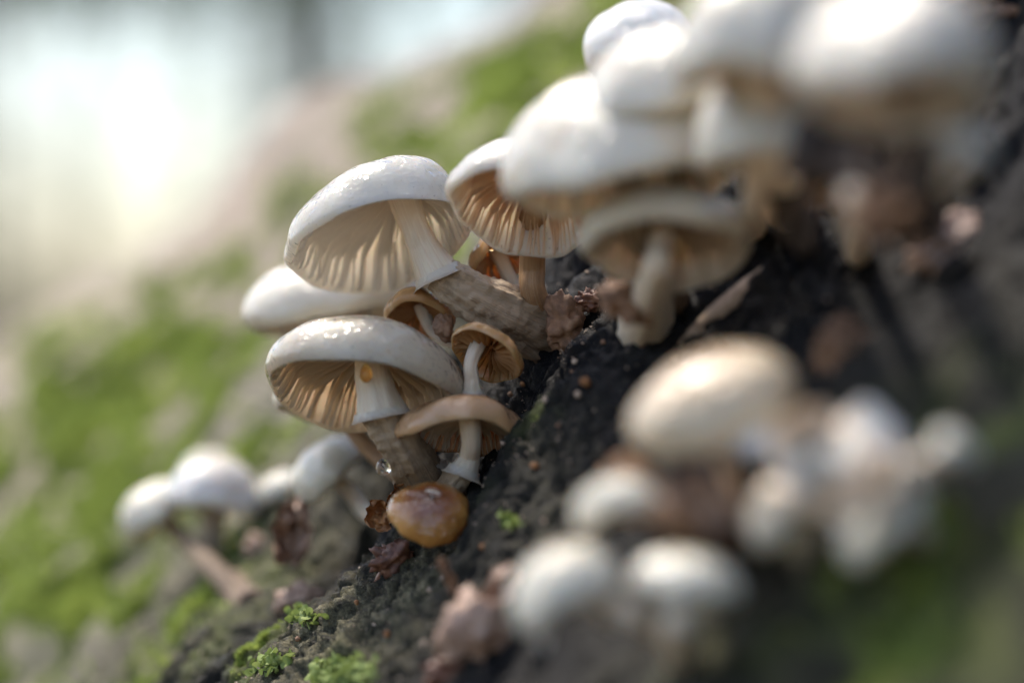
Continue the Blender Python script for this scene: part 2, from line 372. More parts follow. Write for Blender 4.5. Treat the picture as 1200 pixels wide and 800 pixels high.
# moss cover: short leafy shoots in one mesh
def scatter_blades(name, mask, total, hgt, wid, mat, label, seed, region=None, droop=.6):
    rs = np.random.RandomState(seed)
    a = tv[tf[:, 0]]; e1 = tv[tf[:, 1]] - a; e2 = tv[tf[:, 3]] - a
    cr = np.cross(e1, e2); ar = np.linalg.norm(cr, axis=1)
    mk = mask.ravel()[tf[:, 0]]
    wgt = ar * np.clip(mk - .25, 0, 1)
    if region is not None: wgt = wgt * region(a)
    wgt /= wgt.sum(); f = rs.choice(len(tf), total, p=wgt)
    pos = a[f] + e1[f] * rs.rand(total, 1) + e2[f] * rs.rand(total, 1)
    nn = cr[f] / ar[f][:, None]
    nn *= np.sign((nn * np.array((-.74, -.3, .67))).sum(1))[:, None]
    dr = nn + rs.normal(size=(total, 3)) * droop * .6 + np.array((0, 0, .35)); dr /= np.linalg.norm(dr, axis=1)[:, None]
    sd_ = np.cross(dr, rs.normal(size=(total, 3))); sd_ /= np.linalg.norm(sd_, axis=1)[:, None]
    hh = hgt * (.4 + rs.rand(total, 1)); ww = wid * (.6 + .8 * rs.rand(total, 1))
    p0 = pos - nn * .02; bend = np.cross(sd_, dr) * hh * (rs.rand(total, 1) - .5) * .8
    V = np.concatenate([p0 - sd_ * ww * .5, p0 + sd_ * ww * .5, pos + dr * hh * .6 + sd_ * ww * .6 + bend * .4, pos + dr * hh + bend, pos + dr * hh * .6 - sd_ * ww * .6 + bend * .4], 1).reshape(-1, 3)
    F = np.arange(total * 5).reshape(-1, 5)
    o = mesh_obj(name, V, F, mat)
    return tag(o, label, 'moss', kind='stuff')
M['moss'] = rough_mat('moss_leaf', [(.3, (.08, .11, .03)), (.5, (.27, .34, .07)), (.7, (.52, .59, .16))], .8, .7, .01, trans=.35)

# ------------------------------------------------------------------ mushroom builder
def frame(tilt, roll, spin=0):
    """cap axis: tilt > 0 leans it away from the camera, roll > 0 leans it to the right"""
    return Matrix.Rotation(R(roll), 3, 'Y') @ Matrix.Rotation(R(-tilt), 3, 'X') @ Matrix.Rotation(R(spin), 3, 'Z')
def tube(pts, rad, nseg=40, nr=28, flut=.04, seed=0, flat=1.0, gnarl=0):
    rs = np.random.RandomState(seed)
    pts = np.array([tuple(p) for p in pts], float); rad = np.array(rad, float)
    t = np.linspace(0, len(pts) - 1, nseg)
    c = spline(pts, t); r = np.interp(t, np.arange(len(pts)), rad)
    tg = np.gradient(c, axis=0); tg /= np.linalg.norm(tg, axis=1)[:, None]
    ref = np.array((0, 1, 0.2)); ref /= np.linalg.norm(ref)
    s = np.cross(tg, ref); s /= np.linalg.norm(s, axis=1)[:, None]; q = np.cross(s, tg)
    ph = np.linspace(0, 2 * np.pi, nr, endpoint=False)
    k1, k2 = rs.rand(2) * 6
    fl = 1 + flut * np.cos(7 * ph + k1)[None] + flut * .8 * np.cos(11 * ph + k2)[None] + flut * 1.6 * pn(np.stack([np.cos(ph)[None] * 1.2 + 0 * t[:, None], np.sin(ph)[None] * 1.2 + 0 * t[:, None], t[:, None] * 1.5 + seed * 3.3 + 0 * ph[None]], -1))
    rr = r[:, None] * fl
    V = c[:, None] + s[:, None] * (rr * np.cos(ph))[..., None] + q[:, None] * (rr * np.sin(ph) * flat)[..., None]
    if gnarl:
        o_ = V - c[:, None]; o_ = o_ / (np.linalg.norm(o_, axis=-1)[..., None] + 1e-6)
        V = V + o_ * (rr * gnarl * (fbm(V * np.array((2.6, 2.6, 2.6)) + seed, 4, .6) + .5 * fbm(V * 9 + seed, 2)))[..., None]
    V = V.reshape(-1, 3); F = grid_faces(nseg, nr, True).tolist()
    n = len(V); V = np.vstack([V, c[0] , c[-1]])
    for j in range(nr):
        F.append([n, j, (j + 1) % nr]); F.append([n + 1, (nseg - 1) * nr + (j + 1) % nr, (nseg - 1) * nr + j])
    radv = np.concatenate([np.repeat(np.linspace(0, 1, nseg), nr), [0, 1]])
    ang = np.concatenate([np.tile(np.abs(ph / np.pi - 1), nseg), [0, 0]])
    return V, F, radv, ang

MUSH = 'pale mushrooms growing in tufts on the trunk'
def mushroom(label, px, py, d, rpx, H=.6, tilt=20, roll=0, spin=0, cap='cap_white', gill='gill_white', stem='stem_pale',
             ngill=46, curl=.16, lobes=.04, wav=.05, seed=0, thick=.09, gdepth=.20, off=(0, 0), stem_px=None, srad=.2, ring=None, lower=None,
             lower_mat='stem_brown', flat=2.2, nphi=120, squash=1.0, notch=None, name='mushroom', drip=0, ecc=(0, 0), category='mushroom'):
    rs = np.random.RandomState(seed + 100)
    c = P(px, py, d); k = (FD + d) / FD / 80.0; Rr = rpx * k; H = H * Rr
    root = empty(name, c); tag(root, label, category, MUSH)
    Mx = np.array(frame(tilt, roll, spin))
    ph0 = rs.rand(6) * 6.28
    def warp(ph, q):          # q = r/R
        rf = 1 + lobes * np.cos(2 * ph + ph0[0]) + lobes * .7 * np.cos(3 * ph + ph0[1]) + lobes * .35 * np.cos(5 * ph + ph0[2]) + lobes * .3 * np.cos(9 * ph + ph0[5])
        zf = wav * Rr * (np.cos(2 * ph + ph0[3]) + .7 * np.cos(3 * ph + ph0[4]) + .35 * np.cos(7 * ph + ph0[5]))
        zf = zf - drip * Rr * (.5 + .5 * np.sin(ph)) ** 2
        if notch:
            for (na, nw, nd) in notch:
                g = np.exp(-(((ph - R(na) + np.pi) % (2 * np.pi) - np.pi) / R(nw)) ** 2)
                rf = rf * (1 - nd * g * q ** 3); zf = zf + nd * .4 * Rr * g
        return rf, zf * q ** 2.2
    def place(r, ph, z):
        rf, zf = warp(ph, r / Rr)
        x = r * rf * np.cos(ph); y = r * rf * np.sin(ph) * squash; z = z + zf
        e_ = np.clip(1 - (r / Rr) ** 1.6, 0, 1) * Rr; x = x + ecc[0] * e_; y = y + ecc[1] * e_
        return np.stack([x, y, z], -1) @ Mx.T
    ph = np.linspace(0, 2 * np.pi, nphi, endpoint=False)
    # outer skin from apex over the shoulder to the inrolled lip, then back inside to the stem
    t1 = np.radians(np.concatenate([np.linspace(1.5, 80, 26), np.linspace(83, 90 + 190 * curl, 10)]))
    ro = Rr * np.sin(np.minimum(t1, np.pi / 2)) ** (2 / flat) * np.where(t1 > np.pi / 2, np.sin(t1) ** .8, 1)
    zo = H * np.sign(np.cos(t1)) * np.abs(np.cos(t1)) ** (2 / flat if False else .95)
    zo = np.where(t1 > np.pi / 2, -.30 * Rr * np.sin((t1 - np.pi / 2) * 1.2) * (.4 + 3.5 * curl), zo)
    lip_r, lip_z = ro[-1], zo[-1]
    rmin = srad * .6
    th = thick * Rr
    ri = np.linspace(lip_r - .035 * Rr, rmin, 22); qi = np.clip((lip_r - .035 * Rr - ri) / (lip_r), 0, 1)
    def zin(r):
        q = np.clip(r / lip_r, 0, 1)
        zt = H * np.clip(1 - q ** flat, 0, 1) ** (1 / flat) * .96 - th * (1.2 - .5 * q)
        return np.maximum(zt * (1 - sstep(.84, 1.0, q)) + (lip_z + .02 * Rr) * (1 - (1 - sstep(.84, 1.0, q))), lip_z)
    zi = zin(ri)
    rl = np.concatenate([ro, ri]); zl = np.concatenate([zo, zi]); nl = len(rl)
    V = place(rl[:, None], ph[None], zl[:, None] + 0 * ph[None])
    if True:   # small unevenness of the skin
        nn = pn(V * (3.2 / max(Rr, .4)) + seed * 5.1)
        V = V + (V / (np.linalg.norm(V, axis=-1)[..., None] + 1e-6)) * (nn * .022 * Rr)[..., None]
    V = V.reshape(-1, 3); F = grid_faces(nl, nphi, True).tolist()
    F.append(list(range(nphi))[::-1]); F.append([(nl - 1) * nphi + j for j in range(nphi)])
    rv = np.concatenate([ro / Rr * .999, np.clip(.72 + .25 * ri / Rr, 0, 1)])
    mesh_obj('cap', V, F, M[cap], root, attrs={'rad': np.repeat(rv, nphi)})
    # gills: tapered blades under the cap, short ones between the long ones
    if ngill:
        GV, GF, GR = [], [], []; nr_ = 12; cnt = 0
        for g in range(ngill * 2):
            a = 2 * np.pi * (g + .3 * (rs.rand() - .5)) / (ngill * 2)
            long_ = g % 2 == 0
            r0 = srad * .8 if long_ else lip_r * (.35 + .3 * rs.rand()) if g % 4 == 1 else lip_r * (.68 + .12 * rs.rand())
            r1 = lip_r * .985
            r = np.linspace(r0, r1, nr_); q = (r - r0) / (r1 - r0)
            full = gdepth * Rr * (1 if long_ else .72)
            dep = full * np.sin(np.pi * (.06 + .88 * q ** .72)) ** .55 + .01 * Rr
            dep = np.minimum(dep, (zin(r) - lip_z) + .002 * Rr + .15 * Rr * sstep(.02, .5, 1 - r / lip_r)) if long_ else np.minimum(dep, (zin(r) - lip_z) + .002 * Rr + .07 * Rr * sstep(0, .5, 1 - r / lip_r))
            dep = np.maximum(dep, .006 * Rr)
            aa = a + .07 * np.sin(q * 4 + rs.rand() * 6) * (rs.rand() - .3)
            wt = .007 * Rr + .005 * Rr * rs.rand()
            zt = zin(r) + .012 * Rr
            top1 = place(r, aa - wt / np.maximum(r, .1), zt); top2 = place(r, aa + wt / np.maximum(r, .1), zt)
            bw = wt * .35
            sw = .035 * rs.normal()
            bt1 = place(r, aa + sw - bw / np.maximum(r, .1), zt - dep); bt2 = place(r, aa + sw + bw / np.maximum(r, .1), zt - dep)
            blk = np.stack([top1, bt1, bt2, top2], 1).reshape(-1, 3)
            GV.append(blk); GR.append(np.repeat(np.clip(r / Rr, 0, 1), 4))
            i = np.arange(nr_ - 1)[:, None] * 4 + cnt
            for (u_, v_) in ((0, 1), (1, 2), (2, 3)):
                GF.append(np.concatenate([i + u_, i + v_, i + 4 + v_, i + 4 + u_], 1))
            cnt += nr_ * 4
        o = mesh_obj('gills', np.concatenate(GV), np.concatenate(GF), M[gill], root, attrs={'rad': np.concatenate(GR)})
        tag(o, kind='stuff')
    # stem: from under the cap centre down through given points [(px, py, d, r_px)]
    if stem_px:
        top = Vector(Mx @ np.array(((off[0] + ecc[0]) * Rr, (off[1] + ecc[1]) * Rr, max(zin(np.array([0.1]))[0], 0) + .0))) + c
        pts = [tuple(top)]; rad = [stem_px[0][3] * k * 1.25]
        for (sx, sy, s_d, sr) in stem_px:
            if s_d is None:
                l, nr_v = hit(sx, sy); l = l - nr_v * .3
            else: l = P(sx, sy, s_d)
            kk = (FD + l.y) / FD / 80.0
            pts.append(tuple(l)); rad.append(sr * kk)
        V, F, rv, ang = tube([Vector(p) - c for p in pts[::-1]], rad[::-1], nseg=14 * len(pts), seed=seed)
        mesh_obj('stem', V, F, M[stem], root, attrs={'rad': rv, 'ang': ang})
        if lower:
            p2 = [Vector(pts[-1])]; r2 = [rad[-1] * .76]
            for (sx, sy, s_d, sr) in lower:
                if s_d is None:
                    l, nr_v = hit(sx, sy); l = l - nr_v * .45
                else: l = P(sx, sy, s_d)
                p2.append(l); r2.append(sr * (FD + l.y) / FD / 80.0)
            p2[0] = p2[0] + (Vector(pts[-2]) - Vector(pts[-1])).normalized() * .06
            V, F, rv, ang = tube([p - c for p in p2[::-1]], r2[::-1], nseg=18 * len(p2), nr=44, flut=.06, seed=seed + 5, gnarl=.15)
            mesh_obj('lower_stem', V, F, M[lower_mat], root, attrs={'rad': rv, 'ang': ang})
        if ring:
            # a torn skirt round the stem end
            p1, p0 = Vector(pts[-1]) - c, Vector(pts[-2]) - c
            ax = (p1 - p0).normalized(); r_ = rad[-1]
            qt = ax.to_track_quat('Z', 'Y').to_matrix(); qm = np.array(qt)
            nph = 60; pa = np.linspace(0, 2 * np.pi, nph, endpoint=False)
            rows = []
            jag = ring * r_ * (.8 + .35 * np.cos(2 * pa + seed) + .22 * rs.rand(nph))
            for (a_, s_, rr_) in ((-.10, 0, 1.0), (-.02, .35, 1.06), (0, .75, 1.12), (0.0, 1.0, 1.16), (-.015, .98, 1.08), (-.03, .5, .98), (-.06, 0, .9)):
                z = a_ + s_ * jag * .55; rad_ = r_ * rr_ + s_ * jag * .55
                loc = np.stack([rad_ * np.cos(pa), rad_ * np.sin(pa), z + 0 * pa], -1)
                rows.append(loc @ qm.T + np.array(p1))
            V = np.concatenate(rows); F = grid_faces(7, nph, True)
            mesh_obj('ring', V, F, M['ring'], root, attrs={'rad': np.full(len(V), .5)})
    return root

# ------------------------------------------------------------------ the mushrooms
# --- middle cluster, in focus
mushroom('big glossy cream cap seen from below, on a skirted stem in the sharp cluster', 426, 452, 0, 121, H=.50, tilt=22, roll=7, cap='cap_cream', gill='gill_cream',
         seed=3, curl=.13, ecc=(.04, -.32), lobes=.025, wav=.03, stem_px=[(436, 432, -.4, 20), (441, 460, -.5, 23), (447, 487, -.5, 31)], srad=.26, ring=.16,
         lower=[(466, 515, -.4, 23), (486, 548, 0, 27), (505, 585, None, 38)], ngill=44, nphi=160)
mushroom('largest sharp white cap, backlit with white gills, upper left of the cluster', 441, 283, .6, 111, H=.64, tilt=26, roll=-13, cap='cap_white', gill='gill_white',
         seed=8, curl=.10, ecc=(.36, -.30), lobes=.03, wav=.03, stem_px=[(484, 262, .3, 16), (495, 288, .3, 18), (514, 325, .3, 27)], srad=.22, ring=.25,
         lower=[(546, 342, .3, 27), (594, 368, .4, 33), (640, 388, .8, 38), (668, 398, 1.6, 40)], ngill=38, nphi=160)
mushroom('blurred cream cap tucked behind and below the backlit white one', 398, 366, 4.2, 108, H=.62, tilt=8, roll=-6, cap='cap_beige', gill='gill_white', seed=5, curl=.14, wav=.03,
         stem_px=[(420, 400, 4.2, 18), (470, 470, 3.5, 20), (540, 500, None, 24)])
mushroom('pale cap half hidden below and behind the big glossy cream one', 392, 478, 2.4, 70, H=.6, tilt=12, roll=12, cap='cap_beige', gill='gill_cream', seed=15, stem_px=[(412, 500, 2.6, 10), (448, 540, 2.4, 10), (490, 580, None, 12)], stem='stem_amber')
mushroom('white cap with amber gills lit from behind, right of the backlit white one', 622, 238, -1.3, 97, H=.62, tilt=34, roll=6, cap='cap_white', gill='gill_orange', seed=21, ecc=(0, -.2), curl=.12, lobes=.05, wav=.05, ngill=52,
         stem_px=[(624, 300, .1, 15), (626, 345, .2, 15), (632, 392, None, 20)], stem='stem_amber', srad=.2)
mushroom('small amber cap folded beneath the white cap with amber gills', 588, 306, .9, 43, H=.7, tilt=35, roll=-28, cap='cap_rust', gill='gill_orange', seed=22, ngill=34, curl=.15, wav=.08,
         stem_px=[(600, 330, 1.0, 8), (612, 355, 1.0, 9), (630, 385, None, 11)])
mushroom('small orange brown cap with dark ribs peeping over the glossy cream cap', 491, 372, .8, 43, H=.62, tilt=34, roll=2, cap='cap_rust', gill='gill_rust', seed=31, ngill=22, gdepth=.3,
         stem_px=[(505, 385, 1.0, 7), (530, 400, 1.0, 8), (575, 410, 1.2, 9)], srad=.1)
mushroom('small brown fan shaped cap with straight pale stem right of the glossy cream cap', 571, 416, -.35, 46, H=.5, tilt=34, roll=27, cap='cap_rust', gill='gill_rust', seed=32, ngill=20, gdepth=.34, curl=.1, wav=.05,
         stem_px=[(552, 425, -.5, 8), (553, 445, -.5, 9), (554, 463, -.45, 12)], off=(-.35, 0), srad=.1, ring=.4, lower=[(556, 480, .2, 9), (562, 505, None, 10)])
mushroom('small flat tan cap with pale crooked stem, below and right of the glossy cream cap', 541, 507, -.5, 75, H=.46, tilt=18, roll=1, cap='cap_tan', gill='gill_cream', seed=41, ngill=36, curl=.13, lobes=.05, wav=.06, gdepth=.2,
         ecc=(.1, -.3), stem_px=[(552, 515, -.7, 11), (550, 535, -.5, 12), (542, 556, -.5, 19)], srad=.14, ring=.25, lower=[(528, 572, -.2, 17), (520, 590, None, 20)])
mushroom('shiny amber button cap at the bottom of the sharp cluster', 503, 603, -1.3, 47, H=.62, tilt=-42, roll=8, cap='cap_amber', gill='gill_rust', seed=42, curl=.15, lobes=.04, wav=.05, ngill=20,
         stem_px=[(508, 598, -.9, 11), (518, 590, None, 14)])
# --- top right cluster, nearer the lens
G = [
 dict(label='blurred white cap with a brown nick, highest on the trunk next to the bright moss', px=752, py=64, d=-1.8, rpx=66, H=.95, tilt=16, roll=-18, cap='cap_speck', gill='gill_cream', seed=51, stem_px=[(770, 110, -1.6, 13), (790, 180, -1.6, 14), (800, 290, None, 18)]),
 dict(label='bright bluish white cap in front of the nicked white cap', px=788, py=128, d=-5.5, rpx=98, H=1.0, tilt=6, roll=-6, seed=52, stem='stem_brown', stem_px=[(790, 170, -4.8, 12), (800, 230, -3.8, 11), (815, 310, None, 12)]),
 dict(label='widest blurred white cap with a low brim, right of the amber gilled one', px=733, py=212, d=-5.0, rpx=132, H=.98, tilt=8, roll=-7, seed=53, curl=.12, lobes=.05, stem='stem_brown', stem_px=[(745, 250, -4.6, 15), (765, 300, -3.4, 15), (790, 350, None, 16)]),
 dict(label='dim beige cap with a short pale stem, shaded beneath the widest white cap', px=782, py=282, d=-4.6, rpx=106, H=.50, tilt=22, roll=2, cap='cap_beige', gill='gill_cream', seed=54, stem_px=[(774, 290, -4.9, 14), (768, 325, -4.7, 17), (762, 372, None, 34)], srad=.2, ngill=36),
 dict(label='blurred white cap with long cream gills between the bluish cap and the rightmost cap', px=893, py=74, d=-8.5, rpx=108, H=1.0, tilt=-4, wav=.08, roll=-4, gill='gill_cream', seed=55, stem_px=[(905, 150, -7.8, 26), (912, 190, -7.0, 26), (925, 250, None, 28)]),
 dict(label='cream cap hanging just below the long gilled white cap, beside the rightmost stem', px=897, py=176, d=-7.4, rpx=84, H=1.15, tilt=2, roll=-8, cap='cap_plain', gill='gill_cream', seed=76, stem_px=[(885, 225, -6.6, 14), (880, 260, None, 18)]),
 dict(label='very blurred white cap at the right end of the upper tuft', px=1050, py=98, d=-12.5, rpx=118, H=1.0, tilt=14, roll=3, seed=56, curl=.2, wav=.08, stem_px=[(1060, 110, -12, 14), (1058, 160, -10.0, 13), (1048, 215, None, 14)], stem='stem_brown'),
 dict(label='dim small cap low in the dark under the rightmost white cap', px=1000, py=222, d=-8.6, rpx=50, H=.5, tilt=22, roll=-6, cap='cap_amber', gill='gill_cream', seed=57, stem_px=[(1000, 245, -10, 12), (995, 280, None, 16)]),  # dark amber skin stands in for the shade over this beige cap
 dict(label='small yellowish cap in shadow at the right edge of the upper tuft', px=1128, py=178, d=-12.5, rpx=32, H=.8, tilt=10, roll=20, cap='cap_beige', gill='gill_cream', seed=58, stem_px=[(1115, 210, -12, 9), (1090, 250, None, 12)]),
]
for g in G: g.setdefault('cap', 'cap_plain'); mushroom(**g)
# --- lower right tufts, in front of the plane of focus
G = [
 dict(label='large oval beige cap, highest of the blurred tuft at lower right', px=840, py=478, d=-9, rpx=96, H=.66, tilt=-20, lobes=.06, roll=-22, cap='cap_oval', gill='gill_cream', seed=61, stem_px=[(850, 520, -9, 16), (860, 580, None, 20)]),
 dict(label='round white cap with a thick cream stem, middle left of the lower right tuft', px=730, py=596, d=-9, rpx=58, H=.75, lobes=.07, wav=.09, tilt=4, roll=-20, cap='cap_plain', seed=62, stem_px=[(770, 590, -9.2, 26), (810, 605, -9.2, 30), (850, 635, None, 34)], stem='stem_rust'),
 dict(label='white cap with a drooping brim at the lower left of the blurred tuft', px=672, py=700, d=-9.3, rpx=72, H=.9, tilt=4, roll=-18, cap='cap_plain', seed=63, lobes=.08, wav=.12, stem_px=[(710, 710, -9.4, 15), (750, 720, -9.6, 16), (790, 740, None, 20)]),
 dict(label='dome shaped white cap lowest of the blurred tuft, right of the drooping one', px=803, py=692, d=-9.8, rpx=68, H=.72, lobes=.06, wav=.08, tilt=8, roll=3, cap='cap_plain', seed=64, stem_px=[(800, 712, -10, 18), (792, 735, -10, 20), (790, 760, None, 22)]),
 dict(label='pinkish white small cap touching the large oval beige cap', px=893, py=522, d=-9.5, rpx=42, H=.6, lobes=.1, wav=.12, notch=[(200, 25, .4)], tilt=5, roll=-25, cap='cap_half', seed=65, stem_px=[(905, 530, -9.6, 14), (930, 540, -9.8, 16), (960, 560, None, 18)], stem='stem_rust'),
 dict(label='broad white cap in the middle of the rightmost tuft', px=992, py=534, d=-10.5, rpx=76, H=.55, tilt=-30, roll=-30, cap='cap_half', seed=66, lobes=.13, wav=.13, notch=[(230, 22, .45), (20, 18, .35)], stem_px=[(1000, 560, -10.6, 20), (1010, 600, None, 24)]),
 dict(label='cream cap hanging low between the two lower right tufts', px=918, py=596, d=-10.2, rpx=52, H=.6, wav=.12, lobes=.1, tilt=-18, roll=-45, cap='cap_cream', seed=67, stem_px=[(950, 590, -10.6, 16), (985, 600, None, 20)]),
 dict(label='long slanting white cap lowest in the rightmost tuft', px=1040, py=610, d=-11, rpx=68, H=.5, tilt=-8, roll=-38, cap='cap_plain', seed=68, lobes=.12, wav=.1, notch=[(300, 20, .35)], stem_px=[(1060, 610, -11.4, 14), (1080, 620, None, 18)]),
 dict(label='small pale cap sticking out at the far right of the rightmost tuft', px=1116, py=528, d=-11.5, rpx=32, H=.7, lobes=.1, wav=.1, tilt=0, roll=35, cap='cap_beige', seed=69, stem_px=[(1090, 540, -11.5, 14), (1050, 560, -11.3, 16), (1030, 590, None, 18)]),
]
for g in G: g.setdefault('cap', 'cap_plain'); mushroom(**g)
# --- lower left tufts, behind the plane of focus
G = [
 dict(label='round white cap, leftmost of the blurred tuft at lower left', px=186, py=606, d=8.5, rpx=46, H=.9, tilt=4, roll=-38, seed=71, stem_px=[(212, 628, 8.2, 10), (240, 655, 7.0, 12), (280, 698, None, 15)], stem='stem_brown'),
 dict(label='white cap with a rusty orange right side, in the blurred left tuft', px=250, py=588, d=8, rpx=55, H=1.0, tilt=5, roll=6, cap='cap_half', seed=72, stem_px=[(250, 635, 8, 13), (262, 670, 7.6, 15), (290, 708, None, 22)], stem='stem_brown'),
 dict(label='faint white cap farthest back in the blurred left tuft', px=250, py=556, d=12, rpx=36, H=.8, tilt=0, roll=0, seed=73, stem_px=[(255, 590, 11.5, 8), (270, 640, None, 10)]),
 dict(label='tilted cream cap beside the withered stub, lower left of the sharp cluster', px=388, py=556, d=4, rpx=50, H=.8, tilt=-4, roll=-38, cap='cap_beige', seed=74, stem_px=[(410, 575, 4, 9), (430, 600, 3.6, 10), (450, 625, None, 12)]),
 dict(label='faint whitish cap between the left tuft and the tilted cream cap', px=332, py=578, d=8, rpx=38, H=.7, tilt=0, roll=-20, seed=75, stem_px=[(345, 610, 7.8, 8), (360, 650, None, 10)]),
]
for g in G: g.setdefault('cap', 'cap_plain'); mushroom(**g)

# ------------------------------------------------------------------ withered bits, chips, drops
def crumple(name, label, cat, px, py, d, wpx, hpx, mat, seed, roll=0, fold=1.0, group=None, thick=.05, parent=None):
    """a torn, folded scrap: a petal shaped sheet bent and creased in space, with thickness"""
    rs = np.random.RandomState(seed)
    if d is None:
        c, n_ = hit(px, py); c = c + n_ * (hpx / 80 * .12)
    else: c = P(px, py, d)
    k = (FD + c.y) / FD / 80.0
    nu, nv = 34, 26
    a = np.linspace(-1, 1, nu)[:, None] + 0 * np.linspace(-1, 1, nv)[None]; b_ = np.linspace(-1, 1, nv)[None] + 0 * a
    wdt = np.sqrt(np.clip(1 - (a * .93) ** 2, 0, 1)) * (.75 + .35 * pn(np.stack([a * 2, 0 * a + seed, 0 * a], -1)))
    x = b_ * wdt * wpx * k * .5 * (1 + .12 * pn(np.stack([a * 6, b_ * 6, 0 * a + seed], -1))); z = a * hpx * k * .5
    L = min(wpx, hpx) * k * .5
    y = fold * L * (.75 * fbm(np.stack([a * 1.3 + seed, b_ * 1.3, 0 * a], -1), 3) + .8 * np.cos(b_ * 1.7 + rs.rand()) - .8 + .22 * np.cos(b_ * 9 + a * 3))
    x = x + .3 * L * fbm(np.stack([a * 1.7, b_ * 1.2, 0 * a + seed * 2.2], -1), 2)
    V = np.stack([x, y, z], -1) @ np.array(Matrix.Rotation(R(roll), 3, 'Y')).T
    th = np.array((0, thick, 0)) * (1 + .5 * rs.rand())
    A_ = V.reshape(-1, 3); V2 = np.concatenate([A_, A_ + th])
    F = grid_faces(nu, nv).tolist(); n0 = nu * nv
    F += [[q + n0 for q in f[::-1]] for f in grid_faces(nu, nv).tolist()]
    bd = [i * nv for i in range(nu)] + [(nu - 1) * nv + j for j in range(1, nv)] + [i * nv + nv - 1 for i in range(nu - 2, -1, -1)] + [j for j in range(nv - 2, 0, -1)]
    for i in range(len(bd)):
        p, q = bd[i], bd[(i + 1) % len(bd)]; F.append([p, q, q + n0, p + n0])
    o = mesh_obj(name, V2, F, M[mat]); o.location = c
    return tag(o, label, cat, group)
def lump(name, label, cat, px, py, d, wpx, hpx, mat, seed, roll=0, rough=.5, group=None, squash=.8, sink=.3, freq=1.6):
    """an uneven solid chunk"""
    if d is None:
        c, n_ = hit(px, py); c = c + n_ * (min(wpx, hpx) / 160 * sink)
    else: c = P(px, py, d)
    k = (FD + c.y) / FD / 80.0
    nt_, np_ = 26, 34
    if max(wpx, hpx) < 12: nt_, np_ = 7, 9
    th = np.linspace(.02, np.pi - .02, nt_)[:, None]; ph = np.linspace(0, 2 * np.pi, np_, endpoint=False)[None]
    D = np.stack([np.sin(th) * np.cos(ph), np.sin(th) * np.sin(ph), np.cos(th) + 0 * ph], -1)
    rr = 1 + rough * fbm(D * freq + seed * 3.7, 4, .55)
    rr = rr - rough * .5 * np.exp(-(np.abs(pn(D * freq * 1.2 + seed)) / .08) ** 2)
    V = D * rr[..., None] * np.array((wpx * k * .5, min(wpx, hpx) * k * .5 * squash, hpx * k * .5))
    V = V @ np.array(Matrix.Rotation(R(roll), 3, 'Y')).T
    V = V.reshape(-1, 3); F = grid_faces(nt_, np_, True).tolist()
    F.append(list(range(np_))[::-1]); F.append([(nt_ - 1) * np_ + j for j in range(np_)])
    o = mesh_obj(name, V, F, M[mat]); o.location = c
    return tag(o, label, cat, group)

crumple('dry_leaf_scrap', 'curled orange brown scrap of leaf left of the shiny amber button cap', 'leaf scrap', 445, 603, -.1, 44, 34, 'leaf_orange', 3, roll=25)
crumple('dry_leaf_scrap', 'small upright orange scrap between the brown stem base and the amber button cap', 'leaf scrap', 468, 578, -.1, 26, 34, 'leaf_orange', 5, roll=40)
lump('bark_chip', 'dark red brown chip of rotten bark standing on the ridge below the amber button cap', 'bark chip', 456, 663, None, 52, 38, 'chip_red', 7, roll=-30, rough=.7, sink=.6)
lump('shrivelled_stub', 'knobbly brown stub of an old mushroom at the foot of the amber gilled one', 'mushroom stub', 662, 382, .0, 50, 66, 'chip_brown', 11, rough=.5, roll=10, freq=1.3)
lump('shrivelled_stub', 'small pale knot of dried mushroom between the two orange brown caps', 'mushroom stub', 520, 384, .3, 24, 32, 'chip_brown', 12, rough=.3, roll=-15, freq=1.1)
lump('shrivelled_stub', 'small dark brown knot wedged against the shaded trunk above the knobbly stub', 'mushroom stub', 694, 355, None, 34, 26, 'chip_red', 13, rough=.6)
crumple('withered_mushroom', 'withered pinkish brown mushroom hanging below the tilted cream cap', 'mushroom', 346, 622, 4.2, 56, 78, 'withered', 21, roll=8, fold=1.3, thick=.2)
lump('withered_mushroom', 'brown withered lump of mushroom at the bottom centre, left of the drooping white cap', 'mushroom', 556, 735, -4.6, 74, 84, 'withered', 22, rough=.5, roll=15, freq=1.4)
crumple('withered_mushroom', 'pointed tan shred leaning up from the brown withered lump', 'mushroom', 584, 690, -4.6, 36, 66, 'withered', 23, roll=35, thick=.12)
crumple('withered_mushroom', 'thin pale brown curled shred just above the brown withered lump', 'mushroom', 526, 676, -3.2, 20, 50, 'chip_brown', 24, roll=-25, thick=.1)
lump('withered_mushroom', 'dark brown scrap at the very bottom below the brown withered lump', 'mushroom', 528, 788, -4.4, 56, 40, 'chip_red', 25, rough=.7)
lump('bark_chip', 'blurred pinkish chip on the bark between the withered hanging mushroom and the ridge', 'bark chip', 352, 705, None, 56, 30, 'withered', 26, rough=.6, roll=-20)
lump('bark_chip', 'blurred purplish chip near the stem feet of the left tuft', 'bark chip', 302, 642, 7, 34, 34, 'withered', 27, rough=.5)
lump('bark_chip', 'blurred brown scrap on the dark trunk above the broad white cap', 'bark chip', 995, 410, None, 60, 74, 'chip_brown', 28, rough=.6, roll=10)
lump('bark_chip', 'large blurred reddish scrap on the dark trunk under the upper tuft', 'bark chip', 1110, 295, None, 90, 60, 'withered', 29, rough=.6, roll=-25)
lump('bark_chip', 'blurred brown scrap at the top right corner of the trunk', 'bark chip', 1150, 10, None, 90, 46, 'chip_brown', 30, rough=.5)
lump('woody_root', 'thick blurred greenish grey root slanting across the trunk below the dim beige cap', 'root', 862, 352, None, 150, 24, 'chip_pale', 31, roll=-38, rough=.3)
